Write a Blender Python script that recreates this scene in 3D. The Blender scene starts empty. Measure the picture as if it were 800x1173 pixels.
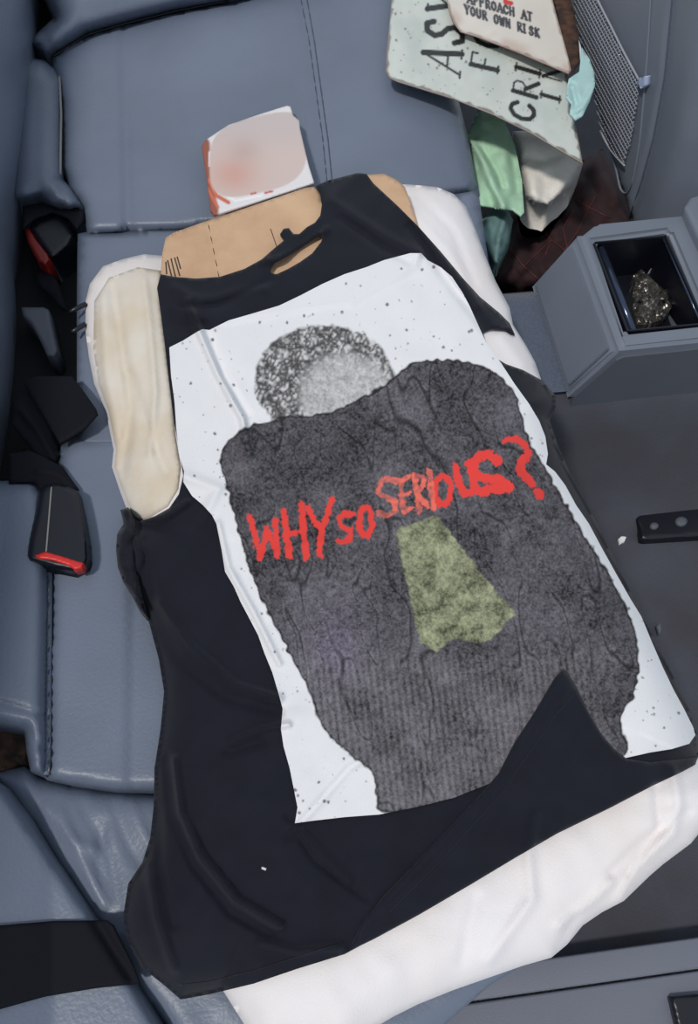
import bpy, bmesh, math, random
import numpy as np
from mathutils import Vector, Matrix
from mathutils.geometry import delaunay_2d_cdt
random.seed(7); np.random.seed(7)
S = bpy.context.scene; COL = S.collection

# ------------------------------------------------------------ camera
FOC = 920.0; TILT = math.radians(29.4); YAW = math.radians(-6.9); CAM = np.array([0, 0, 1.27])
cd = bpy.data.cameras.new('camera'); cam = bpy.data.objects.new('camera', cd); COL.objects.link(cam)
cam.location = CAM; cam.rotation_euler = (TILT, 0, YAW)
cd.sensor_fit = 'VERTICAL'; cd.sensor_height = 36; cd.lens = FOC / 1173 * 36; cd.clip_start = .02
S.camera = cam
# ------------------------------------------------------------ light
W = bpy.data.worlds.new('sky'); S.world = W; W.use_nodes = True
bg = W.node_tree.nodes['Background']; bg.inputs[0].default_value = (.80, .90, 1.0, 1); bg.inputs[1].default_value = .62
sd = bpy.data.lights.new('sun', 'SUN'); sun = bpy.data.objects.new('sun', sd); COL.objects.link(sun)
sd.energy = 1.9; sd.angle = math.radians(6); sd.color = (1, .95, .88)
sun.rotation_euler = Vector((-.38, -.30, .9)).to_track_quat('Z', 'Y').to_euler()
S.view_settings.view_transform = 'Standard'; S.view_settings.look = 'None'
S.view_settings.exposure = 0.0; S.view_settings.gamma = 1; S.view_settings.use_curve_mapping = False

# ------------------------------------------------------------ projection helpers (pixel -> real place on a plane)
_Rx = np.array([[1, 0, 0], [0, math.cos(TILT), -math.sin(TILT)], [0, math.sin(TILT), math.cos(TILT)]])
_Rz = np.array([[math.cos(YAW), -math.sin(YAW), 0], [math.sin(YAW), math.cos(YAW), 0], [0, 0, 1]])
ROT = _Rz @ _Rx
def rays(X, Y):
    X = np.atleast_1d(np.asarray(X, float)); Y = np.atleast_1d(np.asarray(Y, float))
    return np.stack([(X - 400) / FOC, -(Y - 586.5) / FOC, -np.ones_like(X)], 1) @ ROT.T
def onplane(X, Y, h, n=(0, 0, 1), p=(0, 0, 0)):
    """points on the plane through p with normal n, raised by h along n"""
    d = rays(X, Y); n = np.array(n, float); n /= np.linalg.norm(n)
    t = (np.asarray(h) + np.dot(p, n) - CAM @ n) / (d @ n)
    return CAM + d * t[:, None]
def at(x, y, z=.4): return Vector(onplane(x, y, np.array([z]))[0])
def Q(x, y, z):
    c = ROT.T @ (np.array([x, y, z]) - CAM); return (400 + FOC * c[0] / -c[2], 586.5 - FOC * c[1] / -c[2])

# ------------------------------------------------------------ numpy helpers
def fnoise(X, Y, sc, seed=0):
    """smooth value noise in -1..1"""
    x = X / sc + seed * 17.3 + 1000; y = Y / sc + seed * 31.7 + 1000
    xi = np.floor(x).astype(np.int64); yi = np.floor(y).astype(np.int64); fx = x - xi; fy = y - yi
    fx = fx * fx * (3 - 2 * fx); fy = fy * fy * (3 - 2 * fy)
    def hsh(a, b):
        v = np.sin(a * 127.1 + b * 311.7 + seed * 74.7) * 43758.5453; return (v - np.floor(v)) * 2 - 1
    return (hsh(xi, yi) * (1 - fx) + hsh(xi + 1, yi) * fx) * (1 - fy) + (hsh(xi, yi + 1) * (1 - fx) + hsh(xi + 1, yi + 1) * fx) * fy
def dist(X, Y, pts, closed=False):
    pts = np.asarray(pts, float); n = len(pts); d = np.full(len(X), 1e9)
    for i in range(n if closed else n - 1):
        a = pts[i]; b = pts[(i + 1) % n]; ab = b - a; L = ab @ ab + 1e-9
        t = np.clip(((X - a[0]) * ab[0] + (Y - a[1]) * ab[1]) / L, 0, 1)
        d = np.minimum(d, (X - a[0] - t * ab[0]) ** 2 + (Y - a[1] - t * ab[1]) ** 2)
    return np.sqrt(d)
def inside(X, Y, pts):
    pts = np.asarray(pts, float); n = len(pts); r = np.zeros(len(X), bool); j = n - 1
    for i in range(n):
        xi, yi = pts[i]; xj, yj = pts[j]
        if yi != yj:
            r ^= ((yi > Y) != (yj > Y)) & (X < (xj - xi) * (Y - yi) / (yj - yi) + xi)
        j = i
    return r
def ridge(X, Y, pl, w, a): return a * np.exp(-(dist(X, Y, pl) / w) ** 2)
def smooth(pts, k=4, closed=True):
    pts = np.asarray(pts, float); n = len(pts); out = []
    for i in range(n if closed else n - 1):
        p0, p1, p2, p3 = (pts[(i + j) % n] if closed else pts[min(max(i + j, 0), n - 1)] for j in (-1, 0, 1, 2))
        for q in range(k):
            t = q / k
            out.append(.5 * (2 * p1 + (p2 - p0) * t + (2 * p0 - 5 * p1 + 4 * p2 - p3) * t * t + (3 * p1 - p0 - 3 * p2 + p3) * t ** 3))
    if not closed: out.append(pts[-1])
    return np.array(out)
def densify(pts, step):
    out = []
    for i in range(len(pts)):
        a = np.array(pts[i], float); b = np.array(pts[(i + 1) % len(pts)], float); n = max(1, int(np.ceil(np.linalg.norm(b - a) / step)))
        out += [a + (b - a) * q / n for q in range(n)]
    return out
def lin(*c): return tuple(((v / 255) / 12.92 if v / 255 < .04045 else ((v / 255 + .055) / 1.055) ** 2.4) for v in c)
def puff(d, R, r):
    """rounded shoulder: 0 inside, -r at the very edge"""
    u = 1 - np.clip(d / R, 0, 1); return -r * (1 - np.sqrt(np.clip(1 - u * u, 0, 1)))

# ------------------------------------------------------------ materials
def mat(name, col, rough=.6, bump=0, bscale=300, var=.0, vscale=8, col2=None, metal=0, spec=.5, vcol=False, sheen=0, detail=6, coat=0):
    m = bpy.data.materials.new(name); m.use_nodes = True; nt = m.node_tree; N = nt.nodes; Lk = nt.links
    b = N['Principled BSDF']; b.inputs['Roughness'].default_value = rough; b.inputs['Metallic'].default_value = metal
    b.inputs['Specular IOR Level'].default_value = spec; b.inputs['Sheen Weight'].default_value = sheen; b.inputs['Coat Weight'].default_value = coat
    tc = N.new('ShaderNodeTexCoord')
    if vcol:
        a = N.new('ShaderNodeVertexColor'); a.layer_name = 'Col'; src = a.outputs[0]; Lk.new(src, b.inputs['Base Color'])
    elif var or col2:
        nz = N.new('ShaderNodeTexNoise'); nz.inputs['Scale'].default_value = vscale; nz.inputs['Detail'].default_value = detail
        Lk.new(tc.outputs['Object'], nz.inputs['Vector'])
        r = N.new('ShaderNodeValToRGB'); Lk.new(nz.outputs[0], r.inputs[0])
        c2 = col2 or tuple(v * (1 - var) for v in col)
        r.color_ramp.elements[0].position = .35; r.color_ramp.elements[1].position = .65
        r.color_ramp.elements[0].color = (*c2, 1); r.color_ramp.elements[1].color = (*col, 1); Lk.new(r.outputs[0], b.inputs['Base Color'])
    else: b.inputs['Base Color'].default_value = (*col, 1)
    if bump:
        n2 = N.new('ShaderNodeTexNoise'); n2.inputs['Scale'].default_value = bscale; n2.inputs['Detail'].default_value = 3
        Lk.new(tc.outputs['Object'], n2.inputs['Vector'])
        bp = N.new('ShaderNodeBump'); bp.inputs['Strength'].default_value = bump; bp.inputs['Distance'].default_value = .002
        Lk.new(n2.outputs[0], bp.inputs['Height']); Lk.new(bp.outputs[0], b.inputs['Normal'])
    return m
LEA = mat('blue_grey_leather', lin(107, 117, 136), .42, .25, 260, .14, 5)
LEA2 = mat('blue_grey_leather_side', lin(100, 110, 129), .42, .25, 260, .16, 7)
SEAM = mat('worn_seam_thread', lin(132, 130, 128), .8)
SEAMD = mat('dark_seam_thread', lin(70, 78, 95), .8)
CARP = mat('tunnel_carpet', lin(84, 93, 112), .95, .9, 500, .25, 300, sheen=.2)
FLR = mat('floor_carpet', lin(68, 71, 82), .95, .8, 400, .0, 6, col2=lin(60, 58, 65), sheen=.1)
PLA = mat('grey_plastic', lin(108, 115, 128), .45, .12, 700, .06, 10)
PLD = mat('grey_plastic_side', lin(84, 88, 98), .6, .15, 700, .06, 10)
BLK = mat('black_plastic', lin(14, 16, 26), .35)
WEB = mat('black_webbing', lin(13, 14, 24), .75, .3, 1200, spec=.2)
TEE = mat('black_jersey', lin(18, 20, 34), .8, .3, 900, .25, 30, sheen=.10, spec=.25)
CLO = mat('white_cotton', lin(234, 230, 233), .9, .3, 700, 0, 5, col2=lin(230, 222, 220))
CREAM = mat('cream_cotton', lin(222, 216, 208), .9, .3, 600, 0, 12, col2=lin(212, 198, 178))
CARD = mat('brown_cardboard', lin(206, 172, 140), .9, .3, 200, 0, 14, col2=lin(190, 154, 124))
CARDE = mat('cardboard_print', lin(70, 60, 56), .9)
RED = mat('red_button', lin(205, 40, 38), .4)
DRED = mat('dark_red_button', lin(120, 24, 18), .4)
VC = mat('printed_cotton', (1, 1, 1), .85, .3, 900, vcol=True, spec=.3)
VCS = mat('painted_metal', (1, 1, 1), .42, .2, 60, vcol=True)
VCP = mat('printed_paper', (1, 1, 1), .5, vcol=True)
GRN = mat('green_paper', lin(168, 204, 176), .8, .3, 40, .1, 25)
TEA = mat('teal_cloth', lin(104, 136, 136), .8, .4, 60, .2, 25)
AQU = mat('aqua_paper', lin(172, 206, 206), .6, .3, 40, .1, 25)
GCL = mat('off_white_cloth', lin(232, 227, 220), .9, .5, 300, .15, 20)
QLT = mat('dark_red_quilt', lin(46, 20, 25), .85, .4, 200, .3, 20)
QST = mat('red_stitching', lin(98, 46, 46), .7)
CHR = mat('dark_gloss_trim', lin(60, 70, 90), .15, metal=.6)
FOIL = mat('crumpled_foil', lin(150, 148, 145), .25, .8, 60, metal=.9)
RUST = mat('rusty_metal', lin(90, 62, 48), .8, .8, 80, 0, 60, col2=lin(40, 34, 32), metal=.3)
NET = mat('net_cord', lin(150, 152, 162), .7)
CLIP = mat('pale_clip', lin(160, 172, 200), .5)
TRIM = mat('sill_plastic', lin(104, 108, 122), .5, .2, 600, .06, 8)
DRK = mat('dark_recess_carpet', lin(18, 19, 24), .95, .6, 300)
SCR = mat('scrap_white', lin(215, 215, 220), .8)

# ------------------------------------------------------------ mesh helpers
def link(name, me, m, parent=None):
    me.materials.append(m); o = bpy.data.objects.new(name, me); COL.objects.link(o)
    if parent: o.parent = parent
    return o
def mesh(name, V, F, m, parent=None, flat=False):
    me = bpy.data.meshes.new(name); me.from_pydata([tuple(v) for v in V], [], [tuple(f) for f in F]); me.update()
    if not flat: me.shade_smooth()
    return link(name, me, m, parent)
def thing(name, label, cat, loc=(0, 0, 0), group=None):
    o = bpy.data.objects.new(name, None); COL.objects.link(o); o.empty_display_size = .02
    o['label'] = label; o['category'] = cat
    if group: o['group'] = group
    return o
def tag(o, label, cat, group=None):
    o['label'] = label; o['category'] = cat
    if group: o['group'] = group
    return o
def struct(o, label=None, kind='structure'):
    o['kind'] = kind
    if label: o['label'] = label
    return o
def sheet(name, outline, hf, m, parent=None, step=6, holes=(), bottom=None, thick=None, n=(0, 0, 1), p=(0, 0, 0), sm=0, color=None, flat=False):
    """solid body over a plane: outline (pixels) gives its plan, hf(X, Y, d) its height above the plane,
    bottom: flat underside height, thick: constant thickness"""
    if sm: outline = smooth(outline, sm)
    O = densify(outline, step); H = [densify(h, step) for h in holes]
    oa = np.array(O); x0, y0 = oa.min(0); x1, y1 = oa.max(0)
    gx, gy = np.meshgrid(np.arange(x0, x1, step), np.arange(y0, y1, step * .87)); gx = gx + (np.arange(gx.shape[0]) % 2)[:, None] * step * .5
    gx = gx.ravel(); gy = gy.ravel(); k = inside(gx, gy, O)
    gx, gy = gx[k], gy[k]; k = dist(gx, gy, O, True) > step * .45
    for h in H: k &= ~inside(gx, gy, h) & (dist(gx, gy, h, True) > step * .45)
    gx, gy = gx[k], gy[k]
    vs = [Vector(q) for q in O]; faces = [list(range(len(O)))]
    for h in H: faces.append(list(range(len(vs), len(vs) + len(h)))); vs += [Vector(q) for q in h]
    vs += [Vector((a, b)) for a, b in zip(gx, gy)]
    V, E_, F, *_r = delaunay_2d_cdt(vs, [], faces, 0, 1e-4)
    cx = np.array([sum(V[i][0] for i in f) / len(f) for f in F]); cy = np.array([sum(V[i][1] for i in f) / len(f) for f in F])
    k = inside(cx, cy, O)
    for h in H: k &= ~inside(cx, cy, h)
    F = [f for f, q in zip(F, k) if q]
    V = np.array([tuple(v) for v in V]); X, Y = V[:, 0], V[:, 1]
    loops = [O] + H; d = np.full(len(X), 1e9)
    for l in loops: d = np.minimum(d, dist(X, Y, l, True))
    h = hf(X, Y, d) if callable(hf) else np.full(len(X), float(hf))
    top = onplane(X, Y, h, n, p); nn = np.array(n, float); nn /= np.linalg.norm(nn)
    V3 = [top]; FF = []
    for f in F:
        a, b, c = (np.array([V[i][0], -V[i][1]]) for i in f[:3])
        FF.append(tuple(f) if (b[0] - a[0]) * (c[1] - a[1]) - (b[1] - a[1]) * (c[0] - a[0]) > 0 else tuple(reversed(f)))
    nv = len(X)
    if bottom is not None or thick is not None:
        cnt = {}
        for f in FF:
            for i in range(len(f)):
                e = (f[i], f[(i + 1) % len(f)]); cnt[e] = 1
        be = [e for e in cnt if (e[1], e[0]) not in cnt]
        drop = (h - bottom) if bottom is not None else np.full(nv, thick)
        low = top - drop[:, None] * nn
        V3.append(low); base = list(FF)
        FF += [tuple(nv + i for i in reversed(f)) for f in base]
        FF += [(a, a + nv, b + nv, b) for a, b in be]
    V3 = np.concatenate(V3)
    me = bpy.data.meshes.new(name); me.from_pydata(V3.tolist(), [], FF); me.update()
    if not flat:
        me.shade_smooth()
    if color is not None:
        c = color(X, Y, d); c = np.concatenate([c] * (len(V3) // nv)); ca = me.color_attributes.new('Col', 'FLOAT_COLOR', 'POINT')
        ca.data.foreach_set('color', np.concatenate([c, np.ones((len(c), 1))], 1).astype(np.float32).ravel())
    return link(name, me, m, parent)
def tube(name, pts, r, m, parent=None, k=6, flat=1.0, bm=None):
    pts = [Vector(q) for q in pts]; V = []; F = []
    for i, q in enumerate(pts):
        t = (pts[min(i + 1, len(pts) - 1)] - pts[max(i - 1, 0)]).normalized()
        a = t.cross(Vector((0, 0, 1)));
        if a.length < 1e-3: a = t.cross(Vector((1, 0, 0)))
        a.normalize(); b = t.cross(a); rr = r[i] if isinstance(r, (list, tuple)) else r
        for j in range(k):
            w = 2 * math.pi * j / k; V.append(q + a * math.cos(w) * rr + b * math.sin(w) * rr * flat)
    for i in range(len(pts) - 1):
        for j in range(k): F.append((i * k + j, i * k + (j + 1) % k, (i + 1) * k + (j + 1) % k, (i + 1) * k + j))
    F += [tuple(range(k - 1, -1, -1)), tuple(range((len(pts) - 1) * k, len(pts) * k))]
    if bm is not None:
        o = len(bm[0]); bm[0] += V; bm[1] += [tuple(i + o for i in f) for f in F]; return
    return mesh(name, V, F, m, parent)
def prism(name, poly, z0, z1, m, parent=None, bevel=0):
    """vertical walled body from a world XY outline; z1 may be a list of heights per corner"""
    bm = bmesh.new(); zt = z1 if isinstance(z1, (list, tuple)) else [z1] * len(poly)
    A = [bm.verts.new((x, y, z0)) for x, y in poly]; B = [bm.verts.new((x, y, z)) for (x, y), z in zip(poly, zt)]
    bm.faces.new(list(reversed(A))); bm.faces.new(B)
    for i in range(len(poly)): j = (i + 1) % len(poly); bm.faces.new((A[i], A[j], B[j], B[i]))
    bmesh.ops.recalc_face_normals(bm, faces=bm.faces)
    if bevel: bmesh.ops.bevel(bm, geom=bm.edges[:], offset=bevel, segments=3, affect='EDGES', profile=.6)
    me = bpy.data.meshes.new(name); bm.to_mesh(me); bm.free(); me.shade_smooth()
    try: me.set_sharp_from_angle(angle=math.radians(40))
    except Exception: pass
    return link(name, me, m, parent)
def zline(pl, hf, off=0, step=5):
    """polyline in pixels carried up onto a height function of (X, Y)"""
    pts = []
    pl = np.asarray(pl, float)
    for a, b in zip(pl[:-1], pl[1:]):
        k = max(1, int(np.linalg.norm(b - a) / step)); pts += [a + (b - a) * q / k for q in range(k)]
    pts.append(pl[-1]); pts = np.array(pts)
    return onplane(pts[:, 0], pts[:, 1], hf(pts[:, 0], pts[:, 1]) + off)

SZ = .385   # seat top
# ------------------------------------------------------------ rear seat
seat = thing('rear_bench_seat', 'blue-grey leather rear bench seat under the laid-out shirt', 'car seat')
def wq(x, y, z=SZ): return Q(x, y, z)
# far cushion
fc = [(58, 66), (75, 50), (100, 39), (140, 27), (200, 12), (270, 0), (360, -30), (470, -60), (500, 20), (520, 95), (535, 150), (548, 218), (470, 232), (380, 245), (260, 258), (200, 264), (150, 266), (100, 268), (97, 250), (95, 236), (80, 216), (71, 190), (70, 120)]
sA = [(141, 30), (143, 100), (144, 180), (146, 262)]; sB = [(345, 0), (354, 45), (363, 110), (370, 160), (378, 240)]; sB0 = [(352, 0), (360, 45), (369, 110), (376, 160), (384, 240)]
def zfar(X, Y, d=None):
    if d is None: d = dist(X, Y, fc, True)
    xr = np.clip((X - 400) / 150, 0, 1)
    return SZ + .008 + puff(d, 16, .022) - .028 * xr ** 3 + .006 * np.sin(np.clip((X - 144) / 210, 0, 1) * math.pi) + ridge(X, Y, sA, 4, -.005) + .004 / (1 + np.exp((X - 144) / 3)) + ridge(X, Y, sB, 3, -.004) + ridge(X, Y, sB0, 3, -.003) + fnoise(X, Y, 50, 3) * .0012
sheet('seat_cushion', fc, zfar, LEA, seat, 6, bottom=.22)
tube('seam', zline(sB, zfar, .0008), .0011, SEAMD, seat); tube('seam', zline(sB0, zfar, .0008), .0011, SEAMD, seat)
# far small bolster against the backrest
bo = [(22, 68), (34, 66), (50, 68), (62, 78), (71, 92), (71, 120), (71, 180), (72, 205), (84, 218), (95, 236), (80, 240), (60, 236), (45, 226), (24, 230), (12, 228), (12, 70)]
def zbol(X, Y, d=None):
    if d is None: d = dist(X, Y, bo, True)
    return SZ + .03 + puff(d, 24, .035) + ridge(X, Y, [(30, 224), (60, 215), (80, 235)], 5, .004) + ridge(X, Y, [(38, 228), (66, 205)], 3, -.003) + ridge(X, Y, [(74, 235), (68, 212)], 3, -.003)
sheet('seat_bolster', bo, zbol, LEA2, seat, 4, bottom=.25)
tube('seam', zline([(68, 88), (70, 130), (69, 200)], lambda X, Y: X * 0 + SZ + .008, .002), .0022, SEAM, seat)
# middle cushion
mc = [(89, 268), (97, 266), (200, 262), (365, 248), (548, 218), (560, 300), (585, 380), (600, 450), (600, 520), (400, 520), (88, 515), (88, 470), (88, 400), (88, 330)]
sheet('seat_cushion', mc, lambda X, Y, d: SZ + .002 + puff(d, 8, .012) + fnoise(X, Y, 60, 5) * .001, LEA, seat, 8, bottom=.25)
# near cushion
nc = [(88, 500), (200, 498), (400, 490), (610, 480), (650, 600), (700, 760), (745, 930), (600, 930), (420, 915), (240, 904), (190, 906), (130, 905), (80, 898), (52, 892), (54, 860), (56, 760), (58, 640), (60, 560), (70, 510)]
sC = [(153, 500), (153, 640), (152, 760), (150, 900)]
def znear(X, Y, d=None):
    if d is None: d = dist(X, Y, nc, True)
    return SZ + .004 + puff(d, 12, .018) + ridge(X, Y, sC, 4, -.004) + .003 / (1 + np.exp((X - 152) / 3)) + fnoise(X, Y, 60, 6) * .0012
sheet('seat_cushion', nc, znear, LEA, seat, 8, bottom=.22)
for i in range(26):   # single worn stitches along the left seam
    y = 664 + i * 8.6
    if random.random() < .8: tube('stitch', zline([(56 + random.random(), y), (55.5, y + 5)], lambda X, Y: X * 0 + SZ + .0045), .0009, SEAM if i % 3 else SEAMD, seat, 5)
# near bolster
tube('piping', zline([(58, 575), (57, 640), (56, 760), (55, 870), (53, 888)], lambda X, Y: X * 0 + SZ + .001), .0035, LEA2, seat, 8)
nb = [(-60, 560), (-20, 552), (20, 550), (38, 552), (52, 566), (57, 600), (56, 700), (54, 800), (54, 870), (52, 890), (35, 884), (30, 860), (28, 838), (0, 834), (-60, 834)]
sheet('seat_bolster', nb, lambda X, Y, d: SZ + .026 + puff(d, 22, .032) + ridge(X, Y, [(0, 805), (25, 812), (52, 820)], 4, -.004) + ridge(X, Y, [(28, 830), (50, 860)], 3, -.003) + ridge(X, Y, [(34, 862), (52, 868)], 3, .003), LEA2, seat, 4, bottom=.25)
# near door-side roll (wrinkled leather)
nr = [(-40, 870), (0, 884), (28, 878), (50, 892), (80, 900), (130, 908), (190, 912), (260, 908), (420, 918), (600, 932), (740, 935), (740, 990), (640, 1080), (560, 1130), (480, 1200), (420, 1290), (300, 1290), (240, 1260), (190, 1173), (160, 1135), (120, 1068), (80, 1010), (40, 950), (4, 903)]
def zroll(X, Y, d):
    z = SZ - .006 + puff(d, 26, .022)
    for pl, a in (([(70, 930), (95, 985), (120, 1035)], .004), ([(95, 925), (125, 980), (140, 1060)], -.003), ([(130, 925), (150, 975), (175, 1010)], -.003), ([(55, 925), (80, 960), (110, 975)], .003), ([(150, 920), (162, 950), (180, 985)], .003), ([(120, 940), (112, 990), (130, 1060)], -.003)):
        z = z + ridge(X, Y, pl, 6, a)
    return z + fnoise(X, Y, 30, 8) * .0012
sheet('side_roll', nr, zroll, LEA, seat, 6, bottom=.22)
# near wing of the backrest (smooth panel, front left)
nw = [(-200, 860), (-60, 860), (0, 898), (30, 935), (75, 1003), (110, 1055), (150, 1118), (185, 1180), (230, 1290), (-200, 1290)]
def zwing(X, Y, d=None):
    if d is None: d = dist(X, Y, nw, True)
    return SZ + .012 + puff(d, 14, .016) + np.clip((60 - X) / 300, 0, 1) * .10
sheet('backrest_wing', nw, zwing, LEA, seat, 8, bottom=.22)
# far door-side roll
fr = [(28, -60), (48, -10), (62, 20), (38, 42), (34, 50), (55, 66), (66, 58), (100, 37), (140, 26), (200, 11), (270, -1), (330, -16), (480, -60), (500, -160), (28, -160)]
sheet('side_roll', fr, lambda X, Y, d: SZ + .055 + puff(d, 40, .055) + ridge(X, Y, [(62, 20), (50, 40), (60, 60)], 5, -.006), LEA2, seat, 6, bottom=.25)
tube('seam', zline([(62, 64), (100, 40), (140, 28), (200, 13), (262, 1)], lambda X, Y: X * 0 + SZ + .004, .0), .002, BLK, seat)
# backrest: leaning slab with three padded fields, built in world coordinates
def backrest():
    V = []; F = []; ny, nz = 70, 30; ys = np.linspace(-.25, 1.95, ny); zs = np.linspace(.30, .98, nz)
    for z in zs:
        for y in ys:
            b = .018 * math.cos(min(abs(y - 1.32) / .36, 1) * math.pi / 2) ** .6 if y > 1.0 else (.022 * math.cos(min(abs(y - .80) / .24, 1) * math.pi / 2) ** .5 if y > .56 else .018 * math.cos(min(abs(y - .28) / .3, 1) * math.pi / 2) ** .6)
            V.append((-.435 + b + .022 * math.sin(min((z - .30) / .3, 1) * math.pi) - .28 * max(z - .46, 0), y, z))
    for i in range(nz - 1):
        for j in range(ny - 1): a = i * ny + j; F.append((a, a + ny, a + ny + 1, a + 1))
    o = len(V); V += [(x - .12, y, z) for x, y, z in V]
    F += [tuple(o + i for i in reversed(f)) for f in list(F)]
    for j in range(ny - 1):
        a = (nz - 1) * ny + j; F.append((a, a + 1, o + a + 1, o + a)[::-1]); F.append((j, j + 1, o + j + 1, o + j))
    for i in range(nz - 1):
        a = i * ny; F.append((a, a + ny, o + a + ny, o + a)); a += ny - 1; F.append((a, a + ny, o + a + ny, o + a)[::-1])
    return mesh('backrest', V, F, LEA2, seat)
backrest()

# dark recess between the cushions and the backrest
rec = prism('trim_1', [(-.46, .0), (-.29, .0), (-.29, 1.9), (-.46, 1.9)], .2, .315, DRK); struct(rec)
rb = sheet('seat_frame_bracket', [(-30, 834), (26, 836), (30, 842), (29, 874), (0, 884), (-30, 884)], lambda X, Y, d: .36 + fnoise(X, Y, 8, 2) * .004, RUST, None, 4, bottom=.30)
tag(rb, 'rusty brown metal seat bracket in the gap at the left edge', 'bracket')

# ------------------------------------------------------------ floor, tunnel, sill
def floor():
    xs = np.linspace(.30, 1.5, 60); prof = [(-.06, 0), (.3, 0), (.52, 0), (.60, .004), (.64, .03), (.665, .10), (.69, .20), (.70, .25), (.72, .275), (.76, .282), (.90, .282), (.95, .27), (.98, .2), (1.0, .1), (1.05, .02), (1.1, 0), (1.5, 0), (2.0, 0)]
    xs = np.concatenate([[-.5], xs]); V = []; F = []
    for x in xs:
        for y, z in prof:
            V.append((x, y, z + .003 * math.sin(x * 13 + y * 9) * math.cos(y * 17)))
    n = len(prof)
    for i in range(len(xs) - 1):
        for j in range(n - 1): a = i * n + j; F.append((a, a + n, a + n + 1, a + 1))
    return mesh('floor', V, F, FLR)
struct(floor())
tc_ = mesh('trim_2', *(lambda xs, ys: ([(x, y, .286 + .001 * math.sin(x * 40) - (.02 if y == ys[-1] else 0)) for x in xs for y in ys], [(i * len(ys) + j, (i + 1) * len(ys) + j, (i + 1) * len(ys) + j + 1, i * len(ys) + j + 1) for i in range(len(xs) - 1) for j in range(len(ys) - 1)]))(np.linspace(.34, .50, 14), [.722, .73, .75, .8, .85, .9, .93, .945]), CARP); struct(tc_)
# sill trim at the near door
prism('x', [(0, 0), (1, 0), (0, 1)], 0, 1, TRIM) if False else None
s1 = prism('trim_3', [(.05, -.06), (1.4, -.06), (1.4, -.025), (.05, -.025)], -.02, .045, TRIM, None, .003); struct(s1)
s2 = prism('trim_4', [(.05, -.30), (1.4, -.30), (1.4, -.063), (.05, -.063)], -.02, .045, TRIM, None, .003); struct(s2)

# ------------------------------------------------------------ centre console
cons = thing('centre_console', 'grey plastic rear end of the centre console with an open tray', 'console')
YF, YN = .972, .714
def cbox():
    # side profile (x, z): low at the rear, sloping panel, flat top
    prof = [(.425, .275), (.425, .288), (.472, .378), (.482, .384), (.80, .390), (.80, .02), (.50, .02), (.46, .275)]
    bm = bmesh.new(); A = [bm.verts.new((x, YN, z)) for x, z in prof]; B = [bm.verts.new((x, YF if i in (4, 5) else .948, z)) for i, (x, z) in enumerate(prof)]
    n = len(prof); 
    bm.faces.new(A)
    E1 = bm.verts.new((.515, YF, .386)); E0 = bm.verts.new((.53, YF, .02)); B2 = [B[0], B[7], B[6], E0, E1, B[3], B[2], B[1]]
    bm.faces.new((B[0], B[1], B[2], B[3], B[6], B[7])); bm.faces.new((B[3], E1, E0, B[6])); bm.faces.new((E1, B[4], B[5], E0))
    for i in range(n):
        if i not in (3, 5): bm.faces.new((A[i], B[i], B[(i + 1) % n], A[(i + 1) % n]))
    bm.faces.new((A[5], B[5], E0, B[6], A[6]))
    # top with an opening
    o = [(.492, .742), (.498, .932), (.622, .940), (.618, .744)]
    T = [bm.verts.new((x, y, .386)) for x, y in o]; L = [bm.verts.new((x + (.008 if i < 2 else -.008), y + (.006 if i in (0, 3) else -.006), .30)) for i, (x, y) in enumerate(o)]
    c = [A[3], B[3], B[4], A[4]]
    for i in (0, 2, 3): j = (i + 1) % 4; bm.faces.new((c[i], c[j], T[j], T[i]))
    bm.faces.new((B[3], E1, B[4], T[2], T[1]))
    for i in range(4): j = (i + 1) % 4; bm.faces.new((T[i], T[j], L[j], L[i]))
    bm.faces.new(L)
    bmesh.ops.recalc_face_normals(bm, faces=bm.faces)
    bmesh.ops.bevel(bm, geom=[e for e in bm.edges if e.calc_length() > .03], offset=.006, segments=3, affect='EDGES')
    me = bpy.data.meshes.new('body'); bm.to_mesh(me); bm.free(); me.shade_smooth()
    try: me.set_sharp_from_angle(angle=math.radians(50))
    except Exception: pass
    return link('body', me, PLA, cons)
cbox()
def pbox(name, c, s, m, parent, bev=.002, rot=(0, 0, 0)):
    bm = bmesh.new(); bmesh.ops.create_cube(bm, size=1); bmesh.ops.scale(bm, vec=s, verts=bm.verts)
    if bev: bmesh.ops.bevel(bm, geom=bm.edges[:], offset=bev, segments=2, affect='EDGES')
    me = bpy.data.meshes.new(name); bm.transform(Matrix.Translation(c) @ Matrix.Rotation(rot[2], 4, 'Z') @ Matrix.Rotation(rot[1], 4, 'Y') @ Matrix.Rotation(rot[0], 4, 'X')); bm.to_mesh(me); bm.free()
    return link(name, me, m, parent)
sl = math.atan2(.090, .047)
pbox('sloping_panel', (.4465, .831, .3345), (.088, .212, .004), PLA, cons, .0015, (0, -sl, 0))
pbox('tray_liner', (.557, .838, .306), (.118, .18, .004), BLK, cons, .001)
pbox('tray_wall', (.499, .838, .343), (.004, .184, .080), BLK, cons, .001)
pbox('tray_wall', (.615, .842, .343), (.004, .186, .080), BLK, cons, .001)
pbox('tray_wall', (.557, .931, .343), (.114, .004, .080), BLK, cons, .001)
pbox('tray_wall', (.557, .748, .343), (.114, .004, .080), BLK, cons, .001)
tube('gloss_rail', [(.512, .752, .372), (.512, .926, .372)], .006, CHR, cons, 10)
tube('tray_edge', [(.611, .752, .380), (.611, .93, .380)], .0018, CHR, cons, 6)
prism('armrest_hinge_cover', [(.650, YN - .006), (.80, YN - .006), (.80, YF + .05), (.668, YF + .02), (.650, YF - .002)], .36, .404, PLA, cons, .008)
prism('armrest_lid', [(.675, YN + .01), (.80, YN + .01), (.80, YF + .02), (.675, YF - .004)], .400, .424, PLA, cons, .01)
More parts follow.
